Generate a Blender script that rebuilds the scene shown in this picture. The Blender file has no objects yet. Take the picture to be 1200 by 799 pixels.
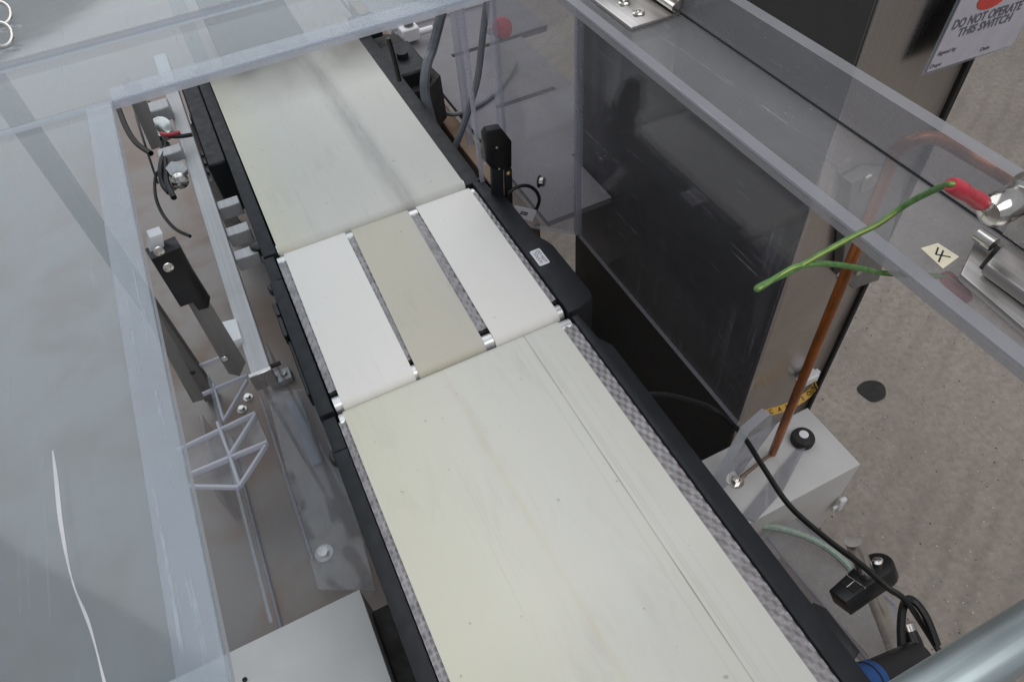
import bpy, bmesh, math, random
from mathutils import Vector, Matrix, Euler
random.seed(7)
SC = bpy.context.scene
COL = SC.collection

# ------------------------------------------------------------------ camera
FPX, PW, PH = 820.0, 1200.0, 799.0
CAM = Vector((0, 0, 0.70))
RM = Matrix(((0.89692503, -0.43728049, -0.06566017),
             (-0.37597345, -0.67601297, -0.63375897),
             (0.23274331, 0.59312076, -0.77073881)))      # world -> (right, down, forward)
cd = bpy.data.cameras.new('camera'); cam = bpy.data.objects.new('camera', cd); COL.objects.link(cam)
cd.sensor_width = 36; cd.lens = FPX / PW * 36; cd.clip_start = 0.01; cd.clip_end = 60
right, down, fwd = RM[0], RM[1], RM[2]
M3 = Matrix((right, -down, -fwd)).transposed()
cam.matrix_world = Matrix.Translation(CAM) @ M3.to_4x4()
SC.camera = cam

# ------------------------------------------------------------------ light
W = bpy.data.worlds.new('World'); SC.world = W; W.use_nodes = True
bg = W.node_tree.nodes['Background']; bg.inputs[0].default_value = (0.92, 0.95, 1.0, 1); bg.inputs[1].default_value = 0.46
def area(name, center, u, n, su, sv, rad, col):
    l = bpy.data.lights.new(name, 'AREA'); l.shape = 'RECTANGLE'; l.size = su; l.size_y = sv
    l.energy = rad * math.pi * su * sv; l.color = col
    o = bpy.data.objects.new(name, l); COL.objects.link(o)
    z = Vector((0, 0, 1)); u = Vector(u).normalized(); v = z.cross(u)
    o.matrix_world = Matrix.Translation(center) @ Matrix((u, v, z)).transposed().to_4x4()
    return o
eu = Vector((.62, -.785, 0)); en = Vector((.785, .62, 0))
area('skylight', Vector((-1.38, 1.93, 3.0)) + en * 2.7 + eu * -1.3, eu, en, 6.6, 5.4, 1.55, (0.96, 0.98, 1.0))
area('ceiling_light', Vector((.5, -1.5, 3.0)), Vector((1, 0, 0)), None, 4.0, 2.6, 2.6, (1.0, 0.985, 0.97))  # unseen lamp added overhead behind the camera to brighten the belts
vs = SC.view_settings
vs.view_transform = 'Standard'; vs.look = 'None'; vs.exposure = -0.27; vs.gamma = 1.0; vs.use_curve_mapping = False
SC.cycles.transparent_max_bounces = 32; SC.cycles.max_bounces = 10; SC.cycles.use_denoising = True
SC.cycles.caustics_reflective = False; SC.cycles.sample_clamp_indirect = 6

# ------------------------------------------------------------------ measuring helpers
def ray(x, y):
    return RM.transposed() @ Vector(((x - 600) / FPX, (y - 399.5) / FPX, 1))
def on(ax, val, x, y):
    d = ray(x, y); t = (val - CAM[ax]) / d[ax]; return CAM + d * t
def oz(z, x, y): return on(2, z, x, y)
def oy(yy, x, y): return on(1, yy, x, y)
def ox(xx, x, y): return on(0, xx, x, y)

# ------------------------------------------------------------------ materials
def newmat(name):
    m = bpy.data.materials.new(name); m.use_nodes = True
    nt = m.node_tree; b = nt.nodes['Principled BSDF']
    return m, nt, b
def N(nt, t, **kw):
    n = nt.nodes.new(t)
    for k, v in kw.items():
        if k in n.inputs: n.inputs[k].default_value = v
        else: setattr(n, k, v)
    return n
def L(nt, a, b): nt.links.new(a, b)
def math_n(nt, op, a, b=None, clamp=False):
    n = nt.nodes.new('ShaderNodeMath'); n.operation = op; n.use_clamp = clamp
    for i, v in enumerate((a, b)):
        if v is None: continue
        if isinstance(v, (int, float)): n.inputs[i].default_value = v
        else: L(nt, v, n.inputs[i])
    return n.outputs[0]
def coord(nt, scale=(1, 1, 1), rot=(0, 0, 0)):
    tc = N(nt, 'ShaderNodeTexCoord'); mp = N(nt, 'ShaderNodeMapping')
    mp.inputs['Scale'].default_value = scale; mp.inputs['Rotation'].default_value = rot
    L(nt, tc.outputs['Object'], mp.inputs['Vector']); return mp.outputs[0]
def noise(nt, vec, scale, detail=4, rough=.55, dist=0):
    n = N(nt, 'ShaderNodeTexNoise'); n.inputs['Scale'].default_value = scale
    n.inputs['Detail'].default_value = detail; n.inputs['Roughness'].default_value = rough
    n.inputs['Distortion'].default_value = dist
    L(nt, vec, n.inputs['Vector']); return n.outputs[0]
def ramp(nt, fac, stops):
    r = N(nt, 'ShaderNodeValToRGB'); e = r.color_ramp.elements
    while len(e) < len(stops): e.new(.5)
    for i, (p, c) in enumerate(stops):
        e[i].position = p; e[i].color = c if len(c) == 4 else (*c, 1)
    L(nt, fac, r.inputs[0]); return r.outputs[0]
def mixc(nt, fac, a, b, mode='MIX'):
    n = nt.nodes.new('ShaderNodeMix'); n.data_type = 'RGBA'; n.blend_type = mode
    for s, v in ((n.inputs[0], fac), (n.inputs[6], a), (n.inputs[7], b)):
        if isinstance(v, (int, float)): s.default_value = v
        elif isinstance(v, tuple): s.default_value = v if len(v) == 4 else (*v, 1)
        else: L(nt, v, s)
    return n.outputs[2]
def bump(nt, b, h, strength=.2, dist=.001):
    n = N(nt, 'ShaderNodeBump'); n.inputs['Strength'].default_value = strength; n.inputs['Distance'].default_value = dist
    L(nt, h, n.inputs['Height']); L(nt, n.outputs[0], b.inputs['Normal'])

def simple(name, c, rough=.5, metal=0, var=.12, vscale=30, spec=.5, stretch=(1, 1, 1), bumps=0, bscale=400):
    m, nt, b = newmat(name)
    v = coord(nt, stretch); f = noise(nt, v, vscale, 5)
    lo = tuple(x * (1 - var) for x in c); hi = tuple(min(1, x * (1 + var)) for x in c)
    L(nt, ramp(nt, f, [(.3, lo), (.7, hi)]), b.inputs['Base Color'])
    b.inputs['Metallic'].default_value = metal
    L(nt, ramp(nt, noise(nt, v, vscale * 1.7), [(.3, (rough * .8,) * 3), (.7, (min(1, rough * 1.2),) * 3)]), b.inputs['Roughness'])
    b.inputs['Specular IOR Level'].default_value = spec
    if bumps: bump(nt, b, noise(nt, coord(nt), bscale, 2), bumps, .0004)
    return m
MAT = {}
MAT['black'] = simple('black_powder_coat', (.013, .0145, .018), .5, 0, .2, 40, .34, bumps=.25, bscale=900)
MAT['black_gloss'] = simple('black_plastic', (.007, .007, .008), .34, 0, .2, 40)
MAT['cable'] = simple('black_cable', (.006, .006, .0065), .42, 0, .2, 60)
MAT['grey_cable'] = simple('grey_cable', (.13, .14, .16), .5, 0, .2, 60)
MAT['rubber'] = simple('dark_rubber', (.018, .016, .015), .75, 0, .3, 30)
MAT['red'] = simple('red_vinyl', (.50, .04, .06), .38, 0, .2, 120, bumps=.5, bscale=260)
MAT['green'] = simple('green_wire', (.085, .20, .055), .45, 0, .35, 160)
MAT['yellow_stripe'] = simple('yellow_wire_stripe', (.34, .38, .08), .45)
MAT['tag_paper'] = simple('dull_tag_paper', (.46, .45, .50), .5, 0, .06, 60)  # white tag darkened, its shade put into the colour
MAT['paper'] = simple('white_paper', (.72, .71, .76), .5, 0, .06, 60)
MAT['cream_label'] = simple('cream_label', (.78, .72, .55), .6, 0, .06, 300)
MAT['ink'] = simple('black_ink', (.02, .02, .025), .6)
MAT['grey_ink'] = simple('grey_ink', (.12, .12, .15), .6)
MAT['red_ink'] = simple('red_ink', (.55, .06, .05), .5)
MAT['yellow'] = simple('yellow_label', (.62, .36, .06), .5, 0, .2, 120)
MAT['tube'] = simple('amber_tube', (.30, .092, .020), .28, .35, .5, 55, .6, (1, 1, .25))
MAT['hose'] = simple('green_hose', (.34, .43, .37), .5, 0, .2, 200, bumps=.3, bscale=500)
MAT['blue'] = simple('blue_plastic', (.01, .07, .25), .4)
MAT['white_plastic'] = simple('white_plastic', (.72, .72, .74), .4, 0, .05)
MAT['chrome'] = simple('polished_steel', (.62, .60, .57), .16, 1, .2, 90)
MAT['satin'] = simple('satin_steel', (.68, .66, .63), .28, .95, .15, 25)
MAT['brass'] = simple('dull_brass', (.42, .3, .14), .35, 1, .2, 90)

def brushed(name, c, rough, axis, metal=1.0, dirt=(.3, .27, .25), dirt_amt=.35, con=1):
    m, nt, b = newmat(name)
    st = [260, 260, 260]; st[axis] = 4
    f = noise(nt, coord(nt, tuple(st)), 1.0, 3)
    big = noise(nt, coord(nt), 7, 5, .6, .4)
    fac = math_n(nt, 'MULTIPLY', ramp(nt, big, [(.42, (0, 0, 0)), (.72, (1, 1, 1))]), dirt_amt)
    col = ramp(nt, f, [(.3, tuple(x * (1 - .14 * con) for x in c)), (.7, tuple(min(1, x * (1 + .1 * con)) for x in c))])
    L(nt, mixc(nt, fac, col, dirt), b.inputs['Base Color'])
    b.inputs['Metallic'].default_value = metal
    r = math_n(nt, 'ADD', math_n(nt, 'MULTIPLY', f, .16), rough - .08)
    L(nt, math_n(nt, 'ADD', r, math_n(nt, 'MULTIPLY', fac, .4)), b.inputs['Roughness'])
    bump(nt, b, f, .06 * con, .0003)
    return m
MAT['steel_x'] = brushed('brushed_steel_across', (.56, .54, .53), .34, 0)
MAT['steel_y'] = brushed('brushed_steel_along', (.50, .48, .47), .34, 1)
MAT['steel_z'] = brushed('brushed_steel_upright', (.56, .535, .515), .27, 2, con=.3)
MAT['tray'] = brushed('dull_tray_steel', (.225, .208, .20), .40, 0, .4, (.27, .18, .13), .7, .2)
MAT['dark_steel'] = brushed('dark_flat_bar', (.25, .24, .235), .5, 2, .6)
MAT['alu'] = brushed('aluminium', (.45, .45, .46), .5, 1, .4, (.36, .35, .35), .4)
MAT['panel'] = brushed('pale_panel_steel', (.20, .19, .205), .5, 0, .2, (.16, .15, .16), .4)
MAT['box_top'] = simple('satin_box_steel', (.56, .55, .54), .5, .1, .07, 9, bumps=.1, bscale=600)
MAT['side_black'] = brushed('smoked_side_panel', (.072, .072, .071), .38, 2, .35, (.06, .058, .058), .6, .5)
MAT['support'] = brushed('tan_support', (.33, .26, .20), .5, 1, .3, (.36, .22, .10), .6)
MAT['galv'] = brushed('galvanised_steel', (.50, .58, .60), .38, 0, .9, (.40, .46, .47), .5)
MAT['rust'] = brushed('stained_bar', (.20, .145, .105), .5, 1, .4, (.2, .11, .06), .7)

# acrylic: clear sheet, its reflection from the viewing angle, light dust and scratches
def acrylic(name, tint, haze, hazecol, speck=.35, streak_axis=None, mottled=.5, grough=.06, scr=.25):
    m, nt, b = newmat(name); nt.nodes.remove(b)
    out = [n for n in nt.nodes if n.type == 'OUTPUT_MATERIAL'][0]
    geo = N(nt, 'ShaderNodeNewGeometry')
    dp = nt.nodes.new('ShaderNodeVectorMath'); dp.operation = 'DOT_PRODUCT'
    L(nt, geo.outputs['Normal'], dp.inputs[0]); L(nt, geo.outputs['Incoming'], dp.inputs[1])
    c = math_n(nt, 'ABSOLUTE', dp.outputs['Value'])
    fr = math_n(nt, 'ADD', math_n(nt, 'MULTIPLY', math_n(nt, 'POWER', math_n(nt, 'SUBTRACT', 1.0, c), 5.0), .96), .04)
    tr = N(nt, 'ShaderNodeBsdfTransparent'); tr.inputs[0].default_value = (*tint, 1)
    gl = N(nt, 'ShaderNodeBsdfGlossy'); gl.inputs['Roughness'].default_value = grough
    wv = noise(nt, coord(nt), 9, 2)
    bp = N(nt, 'ShaderNodeBump'); bp.inputs['Strength'].default_value = .03; bp.inputs['Distance'].default_value = .01
    L(nt, wv, bp.inputs['Height']); L(nt, bp.outputs[0], gl.inputs['Normal'])
    m1 = N(nt, 'ShaderNodeMixShader'); L(nt, fr, m1.inputs[0]); L(nt, tr.outputs[0], m1.inputs[1]); L(nt, gl.outputs[0], m1.inputs[2])
    df = N(nt, 'ShaderNodeBsdfDiffuse'); df.inputs[0].default_value = (*hazecol, 1)
    tl = N(nt, 'ShaderNodeBsdfTranslucent'); tl.inputs[0].default_value = (*hazecol, 1)
    md = N(nt, 'ShaderNodeMixShader'); md.inputs[0].default_value = .4
    L(nt, df.outputs[0], md.inputs[1]); L(nt, tl.outputs[0], md.inputs[2])
    n1 = noise(nt, coord(nt), 11, 6, .6, .6)
    base = math_n(nt, 'MULTIPLY', math_n(nt, 'ADD', math_n(nt, 'MULTIPLY', n1, 2 * mottled), 1 - mottled), haze)
    sp = noise(nt, coord(nt), 330, 1, .4)
    spk = math_n(nt, 'MULTIPLY', ramp(nt, sp, [(.735, (0, 0, 0)), (.775, (1, 1, 1))]), speck)
    gate = ramp(nt, noise(nt, coord(nt), 16, 2), [(.5, (0, 0, 0)), (.68, (1, 1, 1))])
    tot = math_n(nt, 'ADD', base, math_n(nt, 'MULTIPLY', spk, gate))
    for k, (ang, sc) in enumerate(((.5, 70), (-.9, 95), (1.45, 80))):      # fine hairline scratches
        s0 = noise(nt, coord(nt, (sc * 4, 3.5, sc * 4), (0, 0, ang)), 1, 2)
        g0 = ramp(nt, noise(nt, coord(nt, (1, 1, 1), (0, 0, ang)), 23 + 7 * k, 2), [(.50, (0, 0, 0)), (.62, (1, 1, 1))])
        tot = math_n(nt, 'ADD', tot, math_n(nt, 'MULTIPLY', math_n(nt, 'MULTIPLY', ramp(nt, s0, [(.66, (0, 0, 0)), (.74, (1, 1, 1))]), g0), scr))
    if streak_axis is not None:
        st = [90, 90, 90]; st[streak_axis] = 5
        s = noise(nt, coord(nt, tuple(st)), 1, 3)
        g2 = ramp(nt, noise(nt, coord(nt), 5, 2), [(.42, (0, 0, 0)), (.7, (1, 1, 1))])
        tot = math_n(nt, 'ADD', tot, math_n(nt, 'MULTIPLY', math_n(nt, 'MULTIPLY', ramp(nt, s, [(.58, (0, 0, 0)), (.78, (1, 1, 1))]), g2), .24))
    m2 = N(nt, 'ShaderNodeMixShader'); L(nt, math_n(nt, 'MINIMUM', tot, .8), m2.inputs[0])
    L(nt, m1.outputs[0], m2.inputs[1]); L(nt, md.outputs[0], m2.inputs[2])
    L(nt, m2.outputs[0], out.inputs[0])
    return m
MAT['acrylic'] = acrylic('clear_acrylic', (.965, .965, .98), .022, (.62, .62, .72), .3, 2)
MAT['acrylic_lid'] = acrylic('dusty_acrylic', (.90, .94, .965), .145, (.52, .62, .695), .06, None, .6, .06, .16)
MAT['acrylic_strip'] = acrylic('bonded_acrylic', (.92, .93, .95), .22, (.60, .67, .75), .35, None, .9, .08, .45)
MAT['acrylic_worn'] = acrylic('scuffed_acrylic', (.92, .92, .94), .24, (.50, .505, .525), .4, None, .6)
MAT['edge'] = acrylic('sawn_acrylic_edge', (.85, .86, .92), .62, (.74, .76, .82), .2, None, .25, .2)
MAT['edge_soft'] = acrylic('flame_polished_edge', (.9, .9, .93), .34, (.60, .60, .67), .2, None, .4, .2)
MAT['rim'] = acrylic('worn_rim', (.85, .86, .92), .6, (.50, .505, .535), .3, None, .3, .2)
MAT['edge_bright'] = acrylic('bright_cut_edge', (.9, .9, .93), .9, (.84, .84, .90), .1, None, .1, .2)  # glow of light piped to the cut edges, put into a pale colour
MAT['pan'] = simple('brown_painted_pan', (.085, .068, .058), .6, 0, .3, 6)  # shade of the void below the conveyors as a dark brown
MAT['acrylic_lip'] = acrylic('hazy_lip', (.92, .92, .94), .36, (.46, .465, .49), .3, None, .5)
MAT['acrylic_sheet'] = acrylic('loose_acrylic', (.97, .97, .975), .13, (.66, .66, .70), .2, None, .8)
MAT['scuff'] = acrylic('white_scuff', (.95, .95, .95), .75, (.95, .95, 1), .2, None, 1.0)

def belt_mat(name, base, warm, dirt_amt, lane=None, line=None, warm_x=None, end=None):
    m, nt, b = newmat(name)
    tc = N(nt, 'ShaderNodeTexCoord'); sx = N(nt, 'ShaderNodeSeparateXYZ'); L(nt, tc.outputs['Object'], sx.inputs[0])
    x, y = math_n(nt, 'ADD', sx.outputs[0], .13), sx.outputs[1]
    soft = noise(nt, coord(nt, (14, 3.5, 6)), 1, 5, .6, .3)
    col = mixc(nt, ramp(nt, soft, [(.3, (0, 0, 0)), (.7, (1, 1, 1))]), base, warm)
    if warm_x:
        g = N(nt, 'ShaderNodeMapRange'); g.inputs[1].default_value = warm_x[0]; g.inputs[2].default_value = warm_x[1]
        g.inputs[3].default_value = 1; g.inputs[4].default_value = 0; L(nt, x, g.inputs[0])
        col = mixc(nt, math_n(nt, 'MULTIPLY', g.outputs[0], .75), col, warm_x[2])
    d = noise(nt, coord(nt, (40, 9, 20)), 1, 7, .66, .8)
    d2 = noise(nt, coord(nt, (9, 5, 9)), 1, 3)
    df = math_n(nt, 'MULTIPLY', math_n(nt, 'MULTIPLY', ramp(nt, d, [(.5, (0, 0, 0)), (.8, (1, 1, 1))]), ramp(nt, d2, [(.4, (0, 0, 0)), (.65, (1, 1, 1))])), dirt_amt)
    col = mixc(nt, df, col, (.34, .33, .31))
    spk = noise(nt, coord(nt), 120, 1, .3)
    col = mixc(nt, math_n(nt, 'MULTIPLY', ramp(nt, spk, [(.77, (0, 0, 0)), (.80, (1, 1, 1))]), dirt_amt), col, (.12, .11, .1))
    fine = noise(nt, coord(nt, (420, 4, 100)), 1, 2)
    fg = ramp(nt, noise(nt, coord(nt, (22, 2, 5)), 1, 2), [(.45, (0, 0, 0)), (.65, (1, 1, 1))])
    col = mixc(nt, math_n(nt, 'MULTIPLY', math_n(nt, 'MULTIPLY', ramp(nt, fine, [(.58, (0, 0, 0)), (.75, (1, 1, 1))]), fg), dirt_amt * .7), col, (.40, .41, .42))
    def band(c0, w, c, amt, col, slope=0, y0=0):
        xx = math_n(nt, 'SUBTRACT', x, math_n(nt, 'MULTIPLY', math_n(nt, 'SUBTRACT', y, y0), slope)) if slope else x
        k = math_n(nt, 'DIVIDE', math_n(nt, 'ABSOLUTE', math_n(nt, 'SUBTRACT', xx, c0)), w)
        k = math_n(nt, 'SUBTRACT', 1.0, k, True)
        wob = ramp(nt, noise(nt, coord(nt, (60, 12, 20)), 1, 4), [(.3, (.35, .35, .35)), (.7, (1, 1, 1))])
        return mixc(nt, math_n(nt, 'MULTIPLY', math_n(nt, 'MULTIPLY', k, wob), amt), col, c)
    for a in (lane or []): col = band(*a, col, *((-.035, 1.1) if a[1] > .003 else ()))
    if end:      # soft shadow painted into the belt colour towards one end
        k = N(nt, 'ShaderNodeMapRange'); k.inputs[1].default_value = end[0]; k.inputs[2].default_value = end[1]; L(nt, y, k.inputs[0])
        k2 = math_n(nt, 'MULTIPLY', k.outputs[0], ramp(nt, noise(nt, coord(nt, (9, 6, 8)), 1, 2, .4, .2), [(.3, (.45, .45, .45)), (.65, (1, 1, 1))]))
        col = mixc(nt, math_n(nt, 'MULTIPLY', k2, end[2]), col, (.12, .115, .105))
    L(nt, col, b.inputs['Base Color'])
    b.inputs['Roughness'].default_value = .5; b.inputs['Specular IOR Level'].default_value = .3
    bump(nt, b, noise(nt, coord(nt), 1400, 2), .08, .0002)
    return m

# ------------------------------------------------------------------ mesh helpers
ORG = {}
class MB:
    def __init__(s): s.bm = bmesh.new()
    def _mark(s, before, mi, smooth):
        for f in s.bm.faces:
            if f.index == -1 or f not in before:
                f.material_index = mi; f.smooth = smooth
    def faces(s, vs, fs, mi=0, smooth=False):
        bv = [s.bm.verts.new(v) for v in vs]; out = []
        for f in fs:
            try: q = s.bm.faces.new([bv[i] for i in f])
            except ValueError: continue
            q.material_index = mi; q.smooth = smooth; out.append(q)
        return bv, out
    def box(s, a, b, bev=.0006, mi=0, M=None, seg=1):
        a, b = Vector(a), Vector(b)
        vs = [Vector((x, y, z)) for z in (a.z, b.z) for y in (a.y, b.y) for x in (a.x, b.x)]
        if M is not None: vs = [M @ v for v in vs]
        bv, fs = s.faces(vs, [(0, 2, 3, 1), (4, 5, 7, 6), (0, 1, 5, 4), (2, 6, 7, 3), (0, 4, 6, 2), (1, 3, 7, 5)], mi)
        if bev > 0:
            es = list({e for f in fs for e in f.edges})
            r = bmesh.ops.bevel(s.bm, geom=es, offset=bev, segments=seg, affect='EDGES', profile=.5)
            for f in r['faces']: f.material_index = mi
        return s
    def slab(s, a, b, mf=0, me=1, axis=2, M=None, rims=None):       # big faces mf, rim faces me (order z- z+ y- y+ x- x+)
        a, b = Vector(a), Vector(b)
        vs = [Vector((x, y, z)) for z in (a.z, b.z) for y in (a.y, b.y) for x in (a.x, b.x)]
        if M is not None: vs = [M @ v for v in vs]
        fl = [(0, 2, 3, 1), (4, 5, 7, 6), (0, 1, 5, 4), (2, 6, 7, 3), (0, 4, 6, 2), (1, 3, 7, 5)]
        big = {2: (0, 1), 1: (2, 3), 0: (4, 5)}[axis]
        bv, fs = s.faces(vs, fl)
        for i, f in enumerate(fs): f.material_index = me if (i in rims if rims is not None else i not in big) else mf
        return s
    def prism(s, pts, d, mf=0, me=None, bev=0):          # polygon (3D points) swept by vector d
        me = mf if me is None else me
        n = len(pts); d = Vector(d); pts = [Vector(p) for p in pts]
        bv, fs = s.faces(pts + [p + d for p in pts], [tuple(range(n))[::-1], tuple(range(n, 2 * n))] + [(i, (i + 1) % n, n + (i + 1) % n, n + i) for i in range(n)])
        for i, f in enumerate(fs): f.material_index = mf if i < 2 else me
        bmesh.ops.recalc_face_normals(s.bm, faces=fs)
        if bev:
            es = list({e for f in fs[:2] for e in f.edges})
            r = bmesh.ops.bevel(s.bm, geom=es, offset=bev, segments=2, affect='EDGES', profile=.5)
        return s
    def tube(s, pts, r, sides=10, mi=0, smooth=True, caps=True, curve=True, sub=6):
        pts = [Vector(p) for p in pts]
        if curve and len(pts) > 2: pts = catmull(pts, sub)
        rs = r if isinstance(r, (list, tuple)) else [r] * len(pts)
        t0 = (pts[1] - pts[0]).normalized()
        u = t0.orthogonal().normalized(); rings = []
        for i, p in enumerate(pts):
            t = (pts[min(i + 1, len(pts) - 1)] - pts[max(i - 1, 0)]).normalized()
            u = (u - t * u.dot(t)).normalized(); v = t.cross(u)
            rings.append([s.bm.verts.new(p + (u * math.cos(2 * math.pi * k / sides) + v * math.sin(2 * math.pi * k / sides)) * rs[i]) for k in range(sides)])
        for a, b in zip(rings, rings[1:]):
            for k in range(sides):
                f = s.bm.faces.new((a[k], a[(k + 1) % sides], b[(k + 1) % sides], b[k])); f.smooth = smooth; f.material_index = mi
        if caps:
            for rg in (rings[0][::-1], rings[-1]):
                f = s.bm.faces.new(rg); f.material_index = mi
        return s
    def cyl(s, p, q, r, sides=24, mi=0, r2=None):
        return s.tube([p, q], [r, r if r2 is None else r2], sides, mi, True, True, False)
    def lathe(s, base, axis, prof, sides=24, mi=0):      # prof: (radius, height along axis)
        base = Vector(base); ax = Vector(axis).normalized(); u = ax.orthogonal().normalized(); v = ax.cross(u); rings = []
        for r, h in prof:
            rings.append([s.bm.verts.new(base + ax * h + (u * math.cos(2 * math.pi * k / sides) + v * math.sin(2 * math.pi * k / sides)) * max(r, 1e-5)) for k in range(sides)])
        for a, b in zip(rings, rings[1:]):
            for k in range(sides):
                f = s.bm.faces.new((a[k], a[(k + 1) % sides], b[(k + 1) % sides], b[k])); f.smooth = True; f.material_index = mi
        f = s.bm.faces.new(rings[0][::-1]); f.material_index = mi
        f = s.bm.faces.new(rings[-1]); f.material_index = mi
        return s
    def hexnut(s, base, axis, r, h, mi=0):
        return s.tube([Vector(base), Vector(base) + Vector(axis).normalized() * h], r, 6, mi, False, True, False)
    def build(s, name, mats, parent=None, sharp=40, label=None):
        if not isinstance(mats, (list, tuple)): mats = [mats]
        o0 = ORG.get(parent.name, Vector()) if parent else None
        me = bpy.data.meshes.new(name)
        org = o0 if parent else s.origin() 
        for v in s.bm.verts: v.co -= org
        bmesh.ops.recalc_face_normals(s.bm, faces=s.bm.faces[:]) if getattr(s, 'fix', True) else None
        s.bm.to_mesh(me); s.bm.free()
        for m in mats: me.materials.append(MAT[m] if isinstance(m, str) else m)
        me.set_sharp_from_angle(angle=math.radians(sharp))
        o = bpy.data.objects.new(name, me); COL.objects.link(o)
        if parent: o.parent = parent
        else: o.location = org
        ORG[o.name] = org
        if label: o['label'] = label
        return o
    def origin(s):
        vs = s.bm.verts
        n = len(vs); c = Vector()
        for v in vs: c += v.co
        c /= max(n, 1); c.z = min(v.co.z for v in vs); return c
def catmull(P, sub):
    out = []
    for i in range(len(P) - 1):
        p0, p1, p2, p3 = P[max(i - 1, 0)], P[i], P[i + 1], P[min(i + 2, len(P) - 1)]
        for k in range(sub):
            t = k / sub
            out.append(.5 * ((2 * p1) + (p2 - p0) * t + (2 * p0 - 5 * p1 + 4 * p2 - p3) * t * t + (3 * p1 - p0 - 3 * p2 + p3) * t ** 3))
    return out + [P[-1]]
def thing(name, label, cat, loc=(0, 0, 0), group=None):
    o = bpy.data.objects.new(name, None); COL.objects.link(o); o.location = loc; o.empty_display_size = .05
    o['label'] = label; o['category'] = cat
    if group: o['group'] = group
    ORG[o.name] = Vector(loc); return o
def tag(o, label, cat, group=None):
    o['label'] = label; o['category'] = cat
    if group: o['group'] = group
    return o
def text(body, size, M, mat, parent, name='lettering', bold=0, shear=0, align='CENTER', fit=None):
    cu = bpy.data.curves.new(name, 'FONT'); cu.body = body; cu.size = size; cu.align_x = align; cu.align_y = 'CENTER'
    cu.extrude = .00006; cu.offset = bold; cu.shear = shear; cu.resolution_u = 3
    t = bpy.data.objects.new('tmp_text', cu); COL.objects.link(t)
    bpy.context.view_layer.update()
    me = bpy.data.meshes.new_from_object(t.evaluated_get(bpy.context.evaluated_depsgraph_get()))
    bpy.data.objects.remove(t); bpy.data.curves.remove(cu)
    if fit:
        w = max(v.co.x for v in me.vertices) - min(v.co.x for v in me.vertices); me.transform(Matrix.Diagonal((fit / w, 1, 1, 1)))
    me.transform(Matrix.Translation(-ORG[parent.name]) @ M)
    me.materials.clear(); me.materials.append(MAT[mat]); me.name = name
    o = bpy.data.objects.new(name, me); COL.objects.link(o); o.parent = parent; ORG[o.name] = ORG[parent.name]
    return o
def frame(o, u, v):
    u = Vector(u).normalized(); n = u.cross(Vector(v)).normalized(); v = n.cross(u)
    return Matrix.Translation(Vector(o)) @ Matrix((u, v, n)).transposed().to_4x4()
def screw(p, axis, r, h, mat, parent, name='screw', hexa=False):
    m = MB()
    if hexa: m.hexnut(p, axis, r, h)
    else: m.lathe(p, axis, [(r, 0), (r, h * .6), (r * .8, h), (r * .45, h), (r * .4, h * .6)], 14)
    return m.build(name, mat, parent)

# ================================================================== STRUCTURE
def concrete():
    m, nt, b = newmat('concrete')
    v = coord(nt)
    a = noise(nt, v, 2.2, 6, .6, .3); c = noise(nt, v, 55, 5, .7)
    col = ramp(nt, a, [(.3, (.25, .215, .187)), (.7, (.355, .312, .276))])
    col = mixc(nt, ramp(nt, c, [(.35, (0, 0, 0)), (.68, (.75, .75, .75))]), col, (.185, .155, .135))
    mo = noise(nt, v, 14, 6, .7, .5)
    col = mixc(nt, ramp(nt, mo, [(.45, (0, 0, 0)), (.75, (.28, .28, .28))]), col, (.37, .325, .29))
    s = noise(nt, v, 130, 2, .4)
    col = mixc(nt, ramp(nt, s, [(.70, (0, 0, 0)), (.76, (.7, .7, .7))]), col, (.52, .49, .47))
    d = noise(nt, v, 85, 1, .4)
    col = mixc(nt, ramp(nt, d, [(.72, (0, 0, 0)), (.77, (.7, .7, .7))]), col, (.09, .08, .075))
    # tyre tracks: faint parallel lanes
    t = N(nt, 'ShaderNodeTexWave'); t.inputs['Scale'].default_value = 4.2; t.inputs['Distortion'].default_value = 3.5
    t.inputs['Detail'].default_value = 3; t.inputs['Detail Scale'].default_value = 1.2
    L(nt, coord(nt, (1, 1, 1), (0, 0, math.radians(62))), t.inputs['Vector'])
    g = ramp(nt, noise(nt, v, 1.4, 2), [(.40, (0, 0, 0)), (.56, (1, 1, 1))])
    col = mixc(nt, math_n(nt, 'MULTIPLY', math_n(nt, 'MULTIPLY', ramp(nt, t.outputs[1], [(.55, (0, 0, 0)), (.95, (1, 1, 1))]), g), .24), col, (.14, .12, .105))
    L(nt, col, b.inputs['Base Color']); b.inputs['Roughness'].default_value = .8
    bump(nt, b, math_n(nt, 'ADD', c, math_n(nt, 'MULTIPLY', s, .5)), .3, .004)
    return m
MAT['concrete'] = concrete()
FZ = -0.90
m = MB(); m.faces([(-15, -15, FZ), (15, -15, FZ), (15, 15, FZ), (-15, 15, FZ)], [(0, 1, 2, 3)])
floor = m.build('floor', 'concrete'); floor['kind'] = 'structure'
p = oz(FZ + .002, 1022, 458); m = MB()
r0 = .036
m.prism([p + Vector((math.cos(a) * r0 * (1 + .12 * math.sin(3 * a + 1)), math.sin(a) * r0 * (1 + .1 * math.cos(2 * a)), 0)) for a in [i * math.pi / 12 for i in range(24)]], (0, 0, .0015))
m.build('tar_spot', 'rubber', floor)
chips = MB()
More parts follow.
